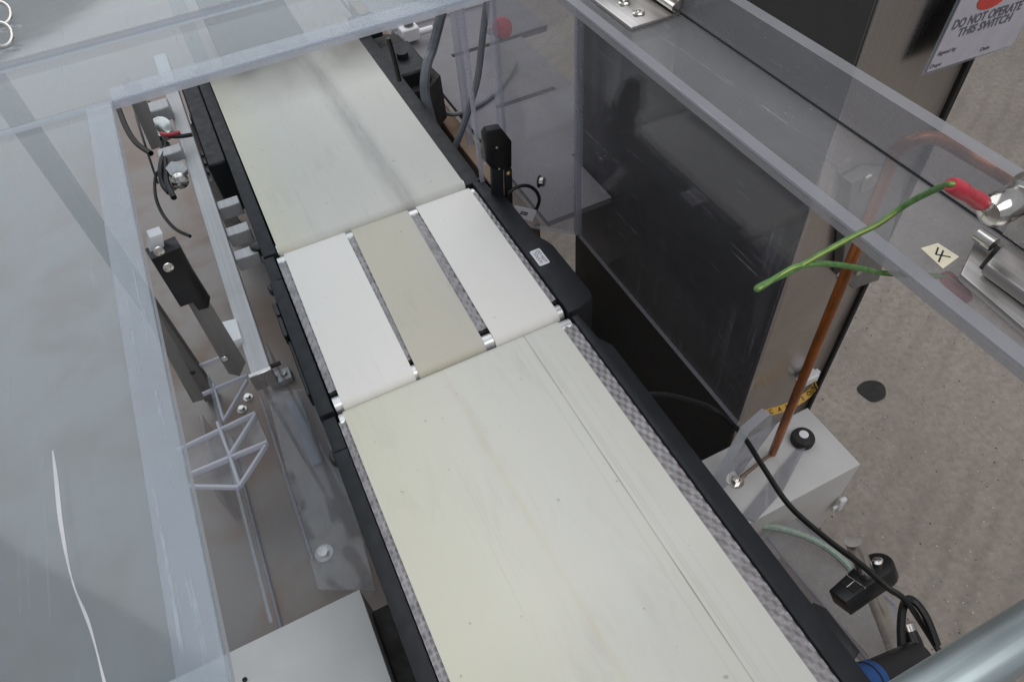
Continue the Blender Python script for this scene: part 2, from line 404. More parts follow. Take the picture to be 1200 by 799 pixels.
for i in range(260):
    q = oz(FZ, random.uniform(960, 1290), random.uniform(60, 800)); r = random.uniform(.0008, .0026)
    k = random.randint(4, 6); a0 = random.random() * 6
    top = q + Vector((0, 0, r * .7))
    chips.prism([q + Vector((math.cos(a0 + 6.283 * j / k), math.sin(a0 + 6.283 * j / k), 0)) * r * random.uniform(.6, 1.2) for j in range(k)], (0, 0, r * .5), mf=0 if random.random() < .6 else 1)
MAT['chip_pale'] = simple('pale_grit', (.48, .45, .43), .8); MAT['chip_dark'] = simple('dark_grit', (.07, .06, .06), .8)
ch = chips.build('grit', ['chip_pale', 'chip_dark']); ch['kind'] = 'stuff'; ch['label'] = 'pale and dark grit scattered on the concrete floor'; ch['category'] = 'grit'

# ================================================================== MACHINE BASE
base = thing('machine_base', 'dull brown stainless base tray under the conveyors', 'machine base', (0, .8, -.9))
TZ = -.285
m = MB(); m.box((-.75, .10, TZ - .02), (.25, 2.6, TZ), .002); m.build('tray', 'tray', base)
a, b2 = oz(TZ, 285, 570), oz(TZ, 330, 730)
m = MB(); m.box((-.214, .10, TZ + .0005), (-.209, .80, TZ + .006), .001); m.build('tray_seam', 'edge_soft', base)
m = MB(); m.box((.25, .37, -.62), (.66, 1.1, -.60), .002); m.build('drip_pan', 'pan', base)  # dark sheet put in for the shaded void beside the conveyors
m = MB(); m.box((.02, .18, -.25), (.24, 2.3, -.16), .003); m.build('frame_beam', 'rubber', base)
# right hand slotted panel
m = MB()
px0, px1, py0, py1, pz = .437, .70, .875, 1.72, -.15
m.prism([(px0, py0, pz), (.572, py0, pz), (.572, 1.03, pz), (px1, 1.03, pz), (px1, py1, pz), (px0, py1, pz)], (0, 0, -.012)); base_sheet = m.build('slotted_panel', 'panel', base)
for (x0, x1, yy) in ((.517, .70, 1.517), (.515, .66, 1.262)):
    m = MB(); m.box((x0, yy - .007, pz - .001), (x1, yy + .007, pz + .0006), .0003); m.build('slot', 'rubber', base_sheet)
m = MB(); m.box((px0 - .004, py1, pz - .02), (px1, py1 + .018, pz + .02), .002); m.build('pale_rim', 'white_plastic', base_sheet)
m = MB(); m.box((.400, .90, pz - .075), (.434, 2.0, pz - .02), .002); m.build('side_bar', 'rust', base)
m = MB(); m.box((.330, .80, pz - .14), (.398, 2.0, pz - .085), .002); m.build('side_channel', 'tray', base)
m = MB(); m.box((.437, 1.76, -.30), (.9, 2.6, -.28), .002); m.build('rear_tray', 'panel', base)
for x, y in ((-.45, .2), (-.45, 1.6), (.2, .2), (.2, 1.6)):
    m = MB(); m.box((x - .025, y - .025, -.9), (x + .025, y + .025, TZ - .021), .003); m.build('leg', 'steel_z', base)
def washer_bolt(px, py, z, r=.007):
    q = oz(z, px, py); m = MB(); m.lathe(q, (0, 0, 1), [(r * 1.7, 0), (r * 1.7, .0015), (r * 1.1, .0016)], 20); w = m.build('washer', 'steel_x', base)
    m = MB(); m.hexnut(q + Vector((0, 0, .0016)), (0, 0, 1), r, .006); m.build('bolt', 'chrome', w)
washer_bolt(380, 648, TZ, .008); washer_bolt(291, 466, TZ, .005); washer_bolt(284, 480, TZ, .005); washer_bolt(432, 738, TZ, .006)
q = oz(TZ, 330, 445); m = MB(); m.box(q + Vector((-.02, -.014, 0)), q + Vector((.02, .014, .012)), .001); bb = m.build('foot_block', 'alu', base)
for dx in (-.009, .008): screw(q + Vector((dx, 0, .012)), (0, 0, 1), .006, .004, 'chrome', bb)

# end boxes of the frame
bx = thing('steel_box', 'flat grey satin steel box beside the black side cover at the lower edge', 'metal box', (-.2, .3, -.9))
m = MB(); m.box((-.45, -.1, -.40), (-.088, .412, -.2), .0012, seg=2); m.build('body', 'box_top', bx)
m = MB(); m.box((-.0865, -.1, -.42), (.015, .392, -.236), .002); m.build('side_panel', 'rubber', bx)  # black block standing in for the shade in the gap beside the box
q = oz(-.1995, 287, 796); screw(q, (0, 0, 1), .003, .002, 'rubber', bx)

jb = thing('junction_box', 'pale steel junction box with a black knob beside the concrete floor', 'metal box', (.5, .3, -.9))
m = MB(); m.box((.395, .252, -.40), (.604, .361, -.2), .0018, seg=2); m.build('body', 'box_top', jb)
m = MB(); m.box((.40, .256, -.9), (.44, .30, -.401), .002); m.build('leg', 'steel_z', jb)
q = oz(-.2, 939, 517)
m = MB(); m.lathe(q, (0, 0, 1), [(.0135, 0), (.0165, .003), (.0168, .010), (.015, .0145), (.010, .017), (.003, .0175)], 28); kn = m.build('knob', 'rubber', jb)
m = MB(); m.lathe(q + Vector((0, .001, .0174)), (0, 0, 1), [(.0066, 0), (.0066, .0006), (.004, .001)], 20); m.build('knob_cap', 'white_plastic', kn)
q = oz(-.2, 862, 564)
m = MB(); m.lathe(q, (0, 0, 1), [(.0115, 0), (.0115, .0012), (.0065, .0014)], 20); ws = m.build('washer', 'chrome', jb)
m = MB(); m.hexnut(q + Vector((0, 0, .0014)), (0, 0, 1), .0065, .007); m.cyl(q + Vector((0, 0, .008)), q + Vector((0, 0, .013)), .0035, 12); m.build('earth_stud', 'chrome', ws)
q = oy(.245, 985, 590); m = MB()
m.box(q + Vector((-.006, -.004, -.018)), q + Vector((.006, .004, .016)), .002); m.box(q + Vector((-.014, -.002, -.012)), q + Vector((.0, .002, .0)), .001)
m.build('side_latch', 'white_plastic', jb)

# ================================================================== CONVEYORS
BELT_L, BELT_R = -.0185, .279
MAT['belt_near'] = belt_mat('cream_belt_near', (.675, .675, .63), (.655, .645, .585), .36,
    [(.085, .006, (.64, .56, .42), .35), (.2285, .0011, (.16, .16, .17), .95), (.2345, .0006, (.35, .35, .35), .6), (.238, .0025, (.48, .48, .47), .35), (.250, .002, (.5, .5, .5), .3), (.215, .0022, (.5, .5, .5), .35)], warm_x=(.0, .16, (.69, .668, .53)))
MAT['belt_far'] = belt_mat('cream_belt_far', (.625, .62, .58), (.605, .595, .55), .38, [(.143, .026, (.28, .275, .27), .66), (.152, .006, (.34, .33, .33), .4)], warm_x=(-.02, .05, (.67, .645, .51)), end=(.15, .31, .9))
MAT['belt_white'] = belt_mat('white_belt', (.80, .78, .75), (.79, .765, .725), .16)
MAT['belt_beige'] = belt_mat('beige_belt', (.56, .535, .48), (.53, .505, .445), .3, warm_x=(.15, .185, (.565, .53, .435)))
MAT['bed'] = simple('embossed_bed_steel', (.31, .295, .305), .44, .35, .25, 60)
MAT['roller'] = simple('turned_roller', (.70, .70, .70), .32, .7, .08, 40)

def racetrack(y0, y1, r, zc, t, seg=10):
    pts = []
    for k in range(seg + 1):
        a = -math.pi / 2 + math.pi * k / seg; pts.append((y1 - r - t + (r + t) * math.cos(a), zc + (r + t) * math.sin(a)))
    for k in range(seg + 1):
        a = math.pi / 2 + math.pi * k / seg; pts.append((y0 + r + t + (r + t) * math.cos(a), zc + (r + t) * math.sin(a)))
    return pts
def belt(xn0, xn1, xf0, xf1, y0, y1, r, mat, parent, name='belt', label=None):
    t = .0014; zc = -(r + t); m = MB(); P = racetrack(y0, y1, r, zc, t); I = racetrack(y0 + t, y1 - t, r, zc, 0); n = len(P)
    vs = []
    for (yy, z) in P + I:
        s = (yy - y0) / (y1 - y0); vs += [(xn0 + (xf0 - xn0) * s, yy, z), (xn1 + (xf1 - xn1) * s, yy, z)]
    fs = []
    for i in range(n):
        j = (i + 1) % n
        fs += [(2 * i, 2 * j, 2 * j + 1, 2 * i + 1), (2 * n + 2 * i, 2 * n + 2 * i + 1, 2 * n + 2 * j + 1, 2 * n + 2 * j),
               (2 * i, 2 * n + 2 * i, 2 * n + 2 * j, 2 * j), (2 * i + 1, 2 * j + 1, 2 * n + 2 * j + 1, 2 * n + 2 * i + 1)]
    m.faces(vs, fs, 0, True)
    return m.build(name, mat, parent, 50, label)
def embossed(x0, x1, y0, y1, z, parent, lx=.0095, ly=.016):
    m = MB(); nx = max(3, int((x1 - x0) / .0011)); ny = int((y1 - y0) / .0013); vs = []; fs = []
    for j in range(ny + 1):
        for i in range(nx + 1):
            x = x0 + (x1 - x0) * i / nx; y = y0 + (y1 - y0) * j / ny
            h = math.cos(2 * math.pi * x / lx) * math.cos(2 * math.pi * y / ly)
            h = math.copysign(abs(h) ** .6, h)
            vs.append((x, y, z + .0008 * h))
    for j in range(ny):
        for i in range(nx):
            k = j * (nx + 1) + i; fs.append((k, k + 1, k + nx + 2, k + nx + 1))
    m.faces(vs, fs, 0, True); return m.build('embossed_strip', 'bed', parent, 180)
def roller(x0, x1, y, r, parent):
    m = MB(); m.cyl((x0, y, -r - .0014), (x1, y, -r - .0014), r - .0003, 28); return m.build('roller', 'roller', parent)
def cover(pts, z, h, parent, name='side_cover', bev=.0025, mat='black'):
    m = MB(); m.prism([(x, y, z) for x, y in pts], (0, 0, -h), bev=bev); return m.build(name, mat, parent)

# near conveyor
near = thing('belt_conveyor', 'wide cream belt conveyor in the foreground with a thin grey scratch line', 'conveyor', (.13, .2, -.9), 'belt conveyors in a row')
belt(BELT_L, BELT_R, BELT_L - .001, BELT_R, -.25, .5455, .011, 'belt_near', near)
embossed(BELT_R - .004, .2975, -.08, .528, -.0035, near); embossed(-.0285, BELT_L + .004, -.05, .528, -.0035, near)
m = MB(); m.box((-.028, -.22, -.020), (.297, .530, -.006), .0005); m.build('bed_plate', 'bed', near)
roller(-.026, .295, .533, .011, near)
cover([(.2985, -.25), (.2985, .538), (.309, .538), (.312, .49), (.322, .47), (.322, -.25)], .0005, .075, near)
cover([(-.0295, -.25), (-.0295, .488), (-.0475, .488), (-.0475, -.25)], .0, .085, near)
cover([(-.0295, .4895), (-.0295, .540), (-.046, .540), (-.047, .4895)], -.0015, .08, near, 'cover_end')
m = MB(); q = Vector((-.0415, .487, -.016)); m.lathe(q, (0, 0, 1), [(.0115, 0), (.0115, .011), (.0100, .0125)], 24); m.build('hook', 'black_gloss', near)
m = MB(); m.box((-.0465, -.2, -.165), (.31, .50, -.087), .003); m.build('underframe', 'rubber', near)
m = MB(); m.prism([(.3225, .045, -.012), (.3225, .105, -.012), (.330, .105, -.012), (.337, .095, -.012), (.337, .05, -.012)], (0, 0, -.03), bev=.002); m.build('cover_clip', 'black_gloss', near)

# weighing conveyor
wg = thing('weigh_conveyor', 'middle weigh conveyor with two white belts and one beige belt between them', 'conveyor', (.13, .7, -.9), 'belt conveyors in a row')
belt(-.0165, .0795, -.0140, .0815, .5475, .8635, .0115, 'belt_white', wg, label='white belt at the left of the three')
belt(.0845, .1785, .0922, .1840, .5475, .8635, .0115, 'belt_beige', wg, label='beige worn belt in the middle of the three')
belt(.1925, .2870, .1982, .2895, .5475, .8635, .0115, 'belt_white', wg, label='white belt at the right of the three')
m = MB(); m.box((-.026, .580, -.016), (.296, .8275, -.0062), .0005); m.build('bed_plate', 'bed', wg)
for x0, x1 in ((-.0265, -.010), (.077, .095), (.176, .201), (.283, .297)):
    embossed(x0, x1, .5775, .851, -.0035, wg)
    m = MB(); m.box((x0, .5745, -.012), (x1, .577, -.0052), .0002); m.build('bed_lip', 'rubber', wg)
roller(-.026, .295, .5615, .0118, wg); roller(-.026, .295, .8495, .0118, wg)
rc = cover([(.2985, .5445), (.2985, .858), (.318, .858), (.320, .83), (.331, .815), (.333, .70), (.340, .683), (.343, .672), (.3445, .566), (.340, .553), (.316, .545)], .0015, .085, wg, bev=.0035)
cover([(.300, .862), (.300, .885), (.322, .875), (.326, .84), (.322, .838), (.320, .860)], -.004, .06, wg, 'hinge_cover')
cover([(-.0285, .5455), (-.0285, .806), (-.0475, .806), (-.0475, .5455)], .0005, .085, wg, bev=.003)
cover([(-.0285, .8085), (-.0285, .862), (-.045, .862), (-.045, .8085)], -.0015, .075, wg, 'cover_end')
m = MB(); m.lathe((-.0415, .800, -.013), (0, 0, 1), [(.0115, 0), (.0115, .009), (.0100, .0105)], 24); m.build('hook', 'black_gloss', wg)
m = MB(); m.box((-.055, .705, -.030), (-.0482, .775, -.010), .0012); m.box((-.0535, .745, -.032), (-.0482, .752, -.007), .0006); m.build('latch', 'black_gloss', wg)
m = MB(); m.box((-.053, .60, -.045), (-.0482, .702, -.018), .0012); m.build('latch', 'black_gloss', wg)
m = MB(); m.box((-.0465, .56, -.165), (.31, .84, -.088), .003); m.build('underframe', 'rubber', wg)
# sticker on the cover
q = Vector((.3135, .6575, .00165)); FM = frame(q, (0, -1, 0), (1, 0, 0))
def rrect(w, h, r, n=5):
    P = []
    for cx, cy, a0 in ((w / 2 - r, h / 2 - r, 0), (-w / 2 + r, h / 2 - r, 90), (-w / 2 + r, -h / 2 + r, 180), (w / 2 - r, -h / 2 + r, 270)):
        for k in range(n + 1):
            a = math.radians(a0 + 90 * k / n); P.append(Vector((cx + r * math.cos(a), cy + r * math.sin(a), 0)))
    return P
m = MB(); m.prism([FM @ v for v in rrect(.034, .0165, .0025)], (0, 0, .0003)); st = m.build('sticker', 'paper', rc)
text('DO NOT', .0068, FM @ Matrix.Translation((0, .0033, .00042)), 'ink', rc, 'print')
text('TOUCH', .0068, FM @ Matrix.Translation((0, -.0030, .00042)), 'ink', rc, 'print')

# far conveyor
far = thing('belt_conveyor', 'farther cream belt conveyor with a faint grey lane down its middle', 'conveyor', (.13, 1.1, -.9), 'belt conveyors in a row')
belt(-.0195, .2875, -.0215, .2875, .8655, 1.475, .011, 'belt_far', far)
m = MB(); m.box((-.020, .88, -.018), (.286, 1.46, -.006), .0005); m.build('bed_plate', 'bed', far)
roller(-.021, .289, .879, .011, far); roller(-.021, .289, 1.461, .011, far)
cover([(.2885, .868), (.2885, 1.50), (.316, 1.50), (.316, .90), (.312, .868)], -.003, .09, far)
cover([(-.0225, .868), (-.0225, 1.50), (-.0435, 1.50), (-.0435, .868)], -.003, .085, far)
m = MB(); m.lathe((-.045, .905, -.02), (0, 0, 1), [(.012, 0), (.012, .014), (.010, .0155)], 24); m.build('hook', 'black_gloss', far)
m = MB(); m.box((-.0425, .88, -.165), (.315, 1.48, -.094), .003); m.build('underframe', 'rubber', far)
m = MB(); m.box((-.078, 1.16, -.120), (-.044, 1.50, -.012), .003); m.build('drive_housing', 'black', far)
m = MB(); m.box((.3165, 1.27, -.09), (.385, 1.40, -.02), .004); m.cyl((.35, 1.335, -.02), (.35, 1.335, -.008), .012); m.build('motor', 'black', far)
m = MB(); m.box((.29, 1.44, -.02), (.345, 1.50, .012), .003); m.build('end_housing', 'black', far)

m = MB(); m.prism([oz(-.05, *k) for k in ((436, 40), (466, 40), (516, 88), (503, 104), (470, 112), (455, 80))], (0, 0, -.10), bev=.002); m.build('drive_bracket', 'rubber', far)
# ================================================================== ACRYLIC HOOD
hood = thing('acrylic_hood', 'clear dusty acrylic safety hood around the conveyors', 'safety hood', (.13, .5, -.17))
T = .006; HZ = .353
def sl(name, a, b, axis, mats=('acrylic', 'edge'), label=None, rims=None):
    m = MB(); m.slab(a, b, 0, 1, axis, None, rims); return m.build(name, list(mats), hood, 40, label)
lid = sl('left_pane', (-.60, -.30, HZ - T), (-.102, .7255, HZ), 2, ('acrylic_lid', 'edge'))
sl('cross_pane', (-.60, .7275, HZ - T), (.4415, .8575, HZ), 2, ('acrylic_lid', 'edge'))
cp2 = sl('cross_pane', (-.102, .717, HZ - T), (.357, .7272, HZ), 2, ('acrylic_strip', 'edge'))
sl('rear_pane', (-.60, .8605, HZ - .006), (.20, 1.5, HZ + .004), 2, ('acrylic_lid', 'edge'))
m = MB(); m.slab((-.125, -.30, HZ + .0004), (-.1026, .716, HZ + .0024), 0, 0, 2); m.build('bonded_strip', ['acrylic_strip'], hood)
m = MB(); m.slab((-.1015, .7178, HZ + .0004), (.36, .744, HZ + .0024), 0, 0, 2); m.build('bonded_strip', ['acrylic_strip'], hood)
# right flange, lip and wall
fl = sl('right_flange', (.357, -.30, HZ - T), (.4415, .7265, HZ), 2, ('acrylic_worn', 'rim'), None, (4,))
m = MB(); m.slab((.3574, -.30, HZ + .0004), (.3685, .716, HZ + .0030), 0, 0, 2); m.build('rim_strip', ['rim'], hood)
sl('lip', (.4425, -.30, HZ - .003), (.4545, .90, .3925), 0, ('acrylic_lip', 'rim'), None, (1,))
m = MB(); m.box((.4405, -.3, HZ + .0003), (.4430, .90, HZ + .0011), .0002); m.build('joint_line', 'cable', hood)
sl('right_wall', (.4425, .345, -.108), (.4485, .772, HZ - .0035), 0, ('acrylic', 'edge_soft'), None, (0, 3))
for x, y in ((.3555, .8545), (.4405, .7735)):
    m = MB(); m.slab((x - .004, y - .004, -.10), (x + .004, y + .004, HZ - T - .003), 0, 0, 2); m.build('corner_strip', ['edge_soft'], hood)
m = MB(); a, b2 = Vector((.4425, .775, -.108)), Vector((.357, .8565, -.108)); d = Vector((.0055, .006, 0))
m.prism([a, b2, b2 + Vector((0, 0, HZ - T - .002 + .108)), a + Vector((0, 0, HZ - T - .002 + .108))], d, 0, 1); m.build('corner_wall', ['acrylic_worn', 'edge_soft'], hood)
sl('back_wall', (.3155, .858, .03), (.352, .866, HZ - T - .002), 1, ('acrylic', 'edge_soft'))
for x, y, w in ((.3145, .857, .003), (.395, 1.12, .006), (.45, 1.25, .005)):
    m = MB(); m.slab((x - w, y, -.12), (x + w, y + .005, HZ - T - .003), 0, 0, 1); m.build('edge_strip', ['edge_soft'], hood)
# left wall and its bracket at the lower edge
sl('left_wall', (-.1985, .41, -.172), (-.1945, .84, -.166), 0, ('acrylic', 'acrylic_strip'))
# thin white curved ribbon on the left pane
P = catmull([oz(HZ, *q) for q in ((62, 528), (66, 560), (72, 615), (85, 680), (106, 735), (126, 812))], 6); m = MB()
for i in range(len(P) - 1):
    w = .0003 + .0009 * math.sin(math.pi * min(1, i / 18)); w2 = .0003 + .0009 * math.sin(math.pi * min(1, (i + 1) / 18))
    if i > 17: w = .0006 + .0002 * math.sin(i * .9); w2 = .0006 + .0002 * math.sin((i + 1) * .9)
    n = Vector((1, 0, 0)); z = Vector((0, 0, .0004))
    m.faces([P[i] - n * w + z, P[i] + n * w + z, P[i + 1] + n * w2 + z, P[i + 1] - n * w2 + z], [(0, 1, 2, 3)])
bmesh.ops.remove_doubles(m.bm, verts=m.bm.verts, dist=1e-5)
m.fix = False; m.build('white_scuff', 'scuff', hood)
# number sticker
c4 = [oz(HZ + .0003, *q) for q in ((1079, 291), (1099, 285), (1124, 301), (1105, 315))]
m = MB(); m.prism(c4, (0, 0, .0002)); sk = m.build('number_sticker', 'cream_label', hood)
ctr = sum(c4, Vector()) / 4; u4 = (c4[1] - c4[0]).normalized()
v4 = (c4[0] - c4[3]).normalized()
def stroke(m, a, b, w=.0006):
    a, b = Vector(a), Vector(b); d = (b - a).normalized(); n = Vector((-d.y, d.x, 0)) * w
    m.prism([a - n, b - n, b + n, a + n], (0, 0, .0001))
m = MB()
def pen(a, b, w=.00055):
    a, b = oz(HZ + .0006, *a), oz(HZ + .0006, *b); n = (b - a).cross(Vector((0, 0, 1))).normalized() * w
    m.prism([a - n, b - n, b + n, a + n], (0, 0, .0001))
pen((1099.5, 290), (1096.5, 298.3)); pen((1096.2, 298), (1114, 301.3)); pen((1105.5, 293.5), (1099.8, 307))
m.build('handwritten_number', 'ink', sk)
# latch hinge near
hg = thing('latch_hinge', 'stainless latch hinge with a polished bolt at the right edge', 'hinge', (.415, .14, HZ))
FX = lambda a, b, bev=.0012, seg=2: MB().box(a, b, bev, 0, None, seg)
Z1 = HZ + .0065
def pl(name, pix, z, h, mat, bev=.001):
    m = MB(); m.prism([oz(z, *k) for k in pix], (0, 0, -h), bev=bev); return m.build(name, mat, hg)
pl('leaf', ((1149, 270), (1126, 321), (1200, 384), (1275, 448), (1275, 330)), Z1, .0058, 'steel_y')
pl('channel', ((1176, 286), (1156, 309), (1200, 341), (1275, 395), (1275, 345)), Z1 + .010, .0092, 'steel_y', .0018)
pl('slot', ((1168, 287), (1148, 312), (1200, 352), (1275, 410), (1275, 350)), Z1 + .0008, .0007, 'rubber', 0)
m = MB(); m.tube([oz(Z1 + .007, 1146, 274), oz(Z1 + .007, 1165, 287)], .0048, 18, 0, True, True, False); m.build('knuckle', 'chrome', hg)
m = FX((.4395, .06, HZ + .002), (.4422, .187, .412), .0008); m.build('upright_plate', 'steel_z', hg)
bt = oy(.175, 1156, 251)
m = MB(); m.lathe(bt, (1, 0, 0), [(.0035, 0), (.0075, .0012), (.0100, .005), (.0104, .010), (.0104, .022), (.0092, .0235), (.0092, .026), (.0118, .027), (.0118, .036), (.0145, .0365), (.0145, .0385)], 28)
bo = m.build('bolt', 'chrome', hg)
b3 = oy(.172, 1146, 366)
m = MB(); m.lathe((b3.x, b3.y, HZ - T - .017), (0, 0, 1), [(.006, 0), (.0085, .003), (.0085, .010), (.0115, .0105), (.0115, .0165)], 24); m.build('under_bolt', 'chrome', hg)
# far hinge
hf = thing('strap_hinge', 'small worn steel strap hinge at the top edge of the hood', 'hinge', (.41, .58, HZ))
m = FX((.381, .565, HZ + .0006), (.4395, .645, HZ + .004)); m.build('leaf', 'steel_y', hf)
m = FX((.4365, .567, HZ + .0045), (.4418, .645, .42)); m.build('upright_leaf', 'steel_z', hf)
m = MB(); m.cyl((.433, .566, HZ + .009), (.433, .645, HZ + .009), .0045, 20); m.build('knuckle', 'chrome', hf)
for yy in (.585, .612): screw((.402, yy, HZ + .004), (0, 0, 1), .0065, .003, 'chrome', hf)

# clear bracket under the left wall
br = thing('acrylic_bracket', 'clear acrylic gusset bracket over the brown tray at lower left', 'bracket', (-.2, .68, TZ))
def plate3(name, pix, zs, d, parent, mats=('acrylic', 'edge')):
    m = MB(); m.prism([oz(z, *q) for q, z in zip(pix, zs)], d, 0, 1); return m.build(name, list(mats), parent)
zB = -.172
def bar(parent, p, q, w=.004, h=.004, mat='edge_soft', name='rib'):
    p, q = Vector(p), Vector(q); F = frame(p, q - p, Vector((0, 0, 1)).cross(q - p)); l = (q - p).length
    m = MB(); m.box((0, -w, -h), (l, w, h), .0006, 0, F); return m.build(name, mat, parent)
g1 = [oz(zB, *q) for q in ((208, 528), (300, 484), (314, 518), (222, 556))]
m = MB(); m.prism(g1, (0, 0, -.008), 0, 1); m.build('top_plate', ['acrylic_sheet', 'edge_bright'], br)
g2 = [oz(zB - .012, *q) for q in ((222, 558), (314, 520), (281, 571), (222, 570))]
m = MB(); m.prism(g2, (0, 0, -.006), 0, 1); m.build('lower_plate', ['acrylic_sheet', 'edge_bright'], br)
for a, b2 in (((255, 495), (270, 535)), ((300, 486), (270, 533)), ((270, 535), (281, 568)), ((222, 570), (281, 571)), ((312, 522), (281, 570)), ((208, 528), (300, 484)), ((222, 556), (314, 518))):
    bar(br, oz(zB + .002, *a), oz(zB + .002, *b2), .0022, .0045, 'edge_bright')
for a, b2 in (((226, 432), (262, 418)), ((235, 463), (290, 440)), ((250, 450), (262, 492)), ((290, 446), (262, 494))):
    bar(br, oz(zB - .03, *a), oz(zB - .03, *b2), .0020, .004, 'edge_bright')
m = MB(); m.box((-.235, .64, TZ + .001), (-.228, .80, zB - .03), .0006); m.build('stem', 'acrylic', br)

sh = thing('acrylic_sheet', 'loose clear acrylic sheet lying on the tray below the weigh conveyor', 'acrylic sheet', (-.1, .7, TZ))
m = MB(); m.prism([oz(TZ + .02, *q) for q in ((312, 462), (372, 452), (405, 560), (440, 690), (372, 690), (338, 560))], (0, 0, -.005), 0, 1); m.build('sheet', ['acrylic_sheet', 'edge_bright'], sh)
bar(sh, oz(TZ + .022, 305, 465), oz(TZ + .022, 366, 655), .0022, .0022, 'edge_soft', 'lip')
m = MB(); m.prism([oz(TZ + .024, *q) for q in ((335, 470), (352, 466), (378, 540), (366, 545))], (0, 0, -.002), 0, 0); m.build('offcut', 'acrylic_strip', sh)

# clear gussets standing on the junction box
gu = thing('acrylic_gusset', 'clear acrylic gusset leaning on the steel junction box beside the tube', 'gusset', (.42, .31, -.2), 'acrylic gussets on the junction box')
m = MB(); m.prism([oz(-.1985, 826, 578), oz(-.1985, 862, 545), oy(.335, 903, 487), oy(.335, 893, 478), oy(.335, 868, 500)], (.004, -.012, 0), 0, 1); m.build('plate', ['acrylic_worn', 'edge'], gu)
gu2 = thing('acrylic_gusset', 'clear acrylic gusset on the junction box pointing at the black knob', 'gusset', (.44, .28, -.2), 'acrylic gussets on the junction box')
m = MB(); m.prism([oz(-.1985, 868, 606), oz(-.1985, 932, 528), oz(-.190, 943, 527), oz(-.1985, 918, 575), oz(-.1985, 884, 612)], (0, 0, .005), 0, 1); m.build('plate', ['acrylic_worn', 'edge_soft'], gu2)
gu3 = thing('acrylic_shelf', 'clear acrylic shelf under the black cable beside the green hose', 'shelf', (.48, .15, -.25))
m = MB(); m.prism([(.43, .245, -.26), (.50, .243, -.26), (.53, .09, -.26), (.52, -.05, -.26), (.40, -.05, -.26)], (0, 0, .006), 0, 1); m.build('plate', ['acrylic_worn', 'edge'], gu3)
bar(gu3, (.5015, .243, -.252), (.531, .09, -.252), .002, .003)
bar(gu3, (.445, .240, -.252), (.455, -.05, -.252), .0015, .002)
m = MB(); m.box((.335, -.2, -.33), (.46, .246, -.31), .002); m.box((.40, .0, -.308), (.425, .24, -.285), .002); m.build('support_plate', 'support', base)
a, b2 = oz(-.30, 912, 655), oz(-.30, 1016, 772); d = (b2 - a).normalized(); n = d.cross(Vector((0, 0, 1))) * .006
m = MB(); m.prism([a - n, b2 - n, b2 + n, a + n], (0, 0, -.009), bev=.001); m.build('tan_bar', 'support', base)

# ================================================================== CABINET
cb = thing('steel_cabinet', 'tall brushed stainless cabinet standing outside the hood wall', 'cabinet', (.66, .7, -.9))
CX0, CX1, CY = .578, .750, .45
m = MB(); m.box((CX0, CY, -.62), (CX1, 1.02, .62), .004, 0, None, 2); m.build('body', 'steel_z', cb)
m = MB(); m.box((CX1 + .0005, CY - .004, -.62), (CX1 + .008, 1.02, .62), .001); m.build('gasket', 'rubber', cb)
m = MB(); m.box((.60, .48, -.9), (.74, 1.0, -.621), .003); m.build('plinth', 'rubber', cb)
m = MB(); m.box((CX0 - .003, CY + .003, -.61), (CX0 - .0005, 1.017, .61), .0008); m.build('side_panel', 'side_black', cb)  # dark sheet covering the cabinet side, darker than the body
m = MB(); m.prism([oy(CY - .0005, *k) for k in ((985, 205), (1010, 192), (1040, 195), (1046, 215), (1020, 320), (990, 330), (975, 318))], (0, -.018, 0), bev=.003); hd = m.build('handle_box', 'dark_steel', cb)
m = MB(); m.lathe(oy(CY - .019, 1017, 213), (0, -1, 0), [(.012, 0), (.012, .003), (.009, .0045), (.006, .005)], 22); m.build('lock', 'chrome', hd)
for k in ((983, 322), (1004, 317)): screw(oy(CY - .019, *k), (0, -1, 0), .0055, .005, 'chrome', hd, 'nut', True)
m = MB(); q = oy(CY - .002, 942, 438); m.box(q + Vector((-.013, -.018, -.011)), q + Vector((.018, 0, .009)), .003); m.box(q + Vector((-.022, -.012, -.004)), q + Vector((.026, -.002, .004)), .002); m.build('clamp', 'white_plastic', cb)
# yellow marker strap hanging by the cabinet foot
yl = thing('yellow_marker', 'curved yellow marker strap with lettering at the cabinet foot', 'label strap', oy(.42, 930, 470))
YP = catmull([oy(.42, *k) for k in ((898, 484), (915, 479), (932, 472), (947, 462), (957, 450))], 5); m = MB(); hw = .0062
up = Vector((0, .78, .62)).normalized()
for i in range(len(YP) - 1):
    a, b2 = YP[i], YP[i + 1]; t = Vector((0, .0009, -.0011))
    m.prism([a - up * hw, b2 - up * hw, b2 + up * hw, a + up * hw], t)
bmesh.ops.remove_doubles(m.bm, verts=m.bm.verts, dist=1e-5); m.build('strap', 'yellow', yl)
word = 'CAUTION'
for i, chh in enumerate(word):
    f = (i + .7) / (len(word) + .4) * (len(YP) - 1); k = int(f); a, b2 = YP[k], YP[min(k + 1, len(YP) - 1)]
    o = a.lerp(b2, f - k) + Vector((0, -.0005, .0006)); text(chh, .0105, frame(o, b2 - a, up), 'ink', yl, 'letter', .0002)

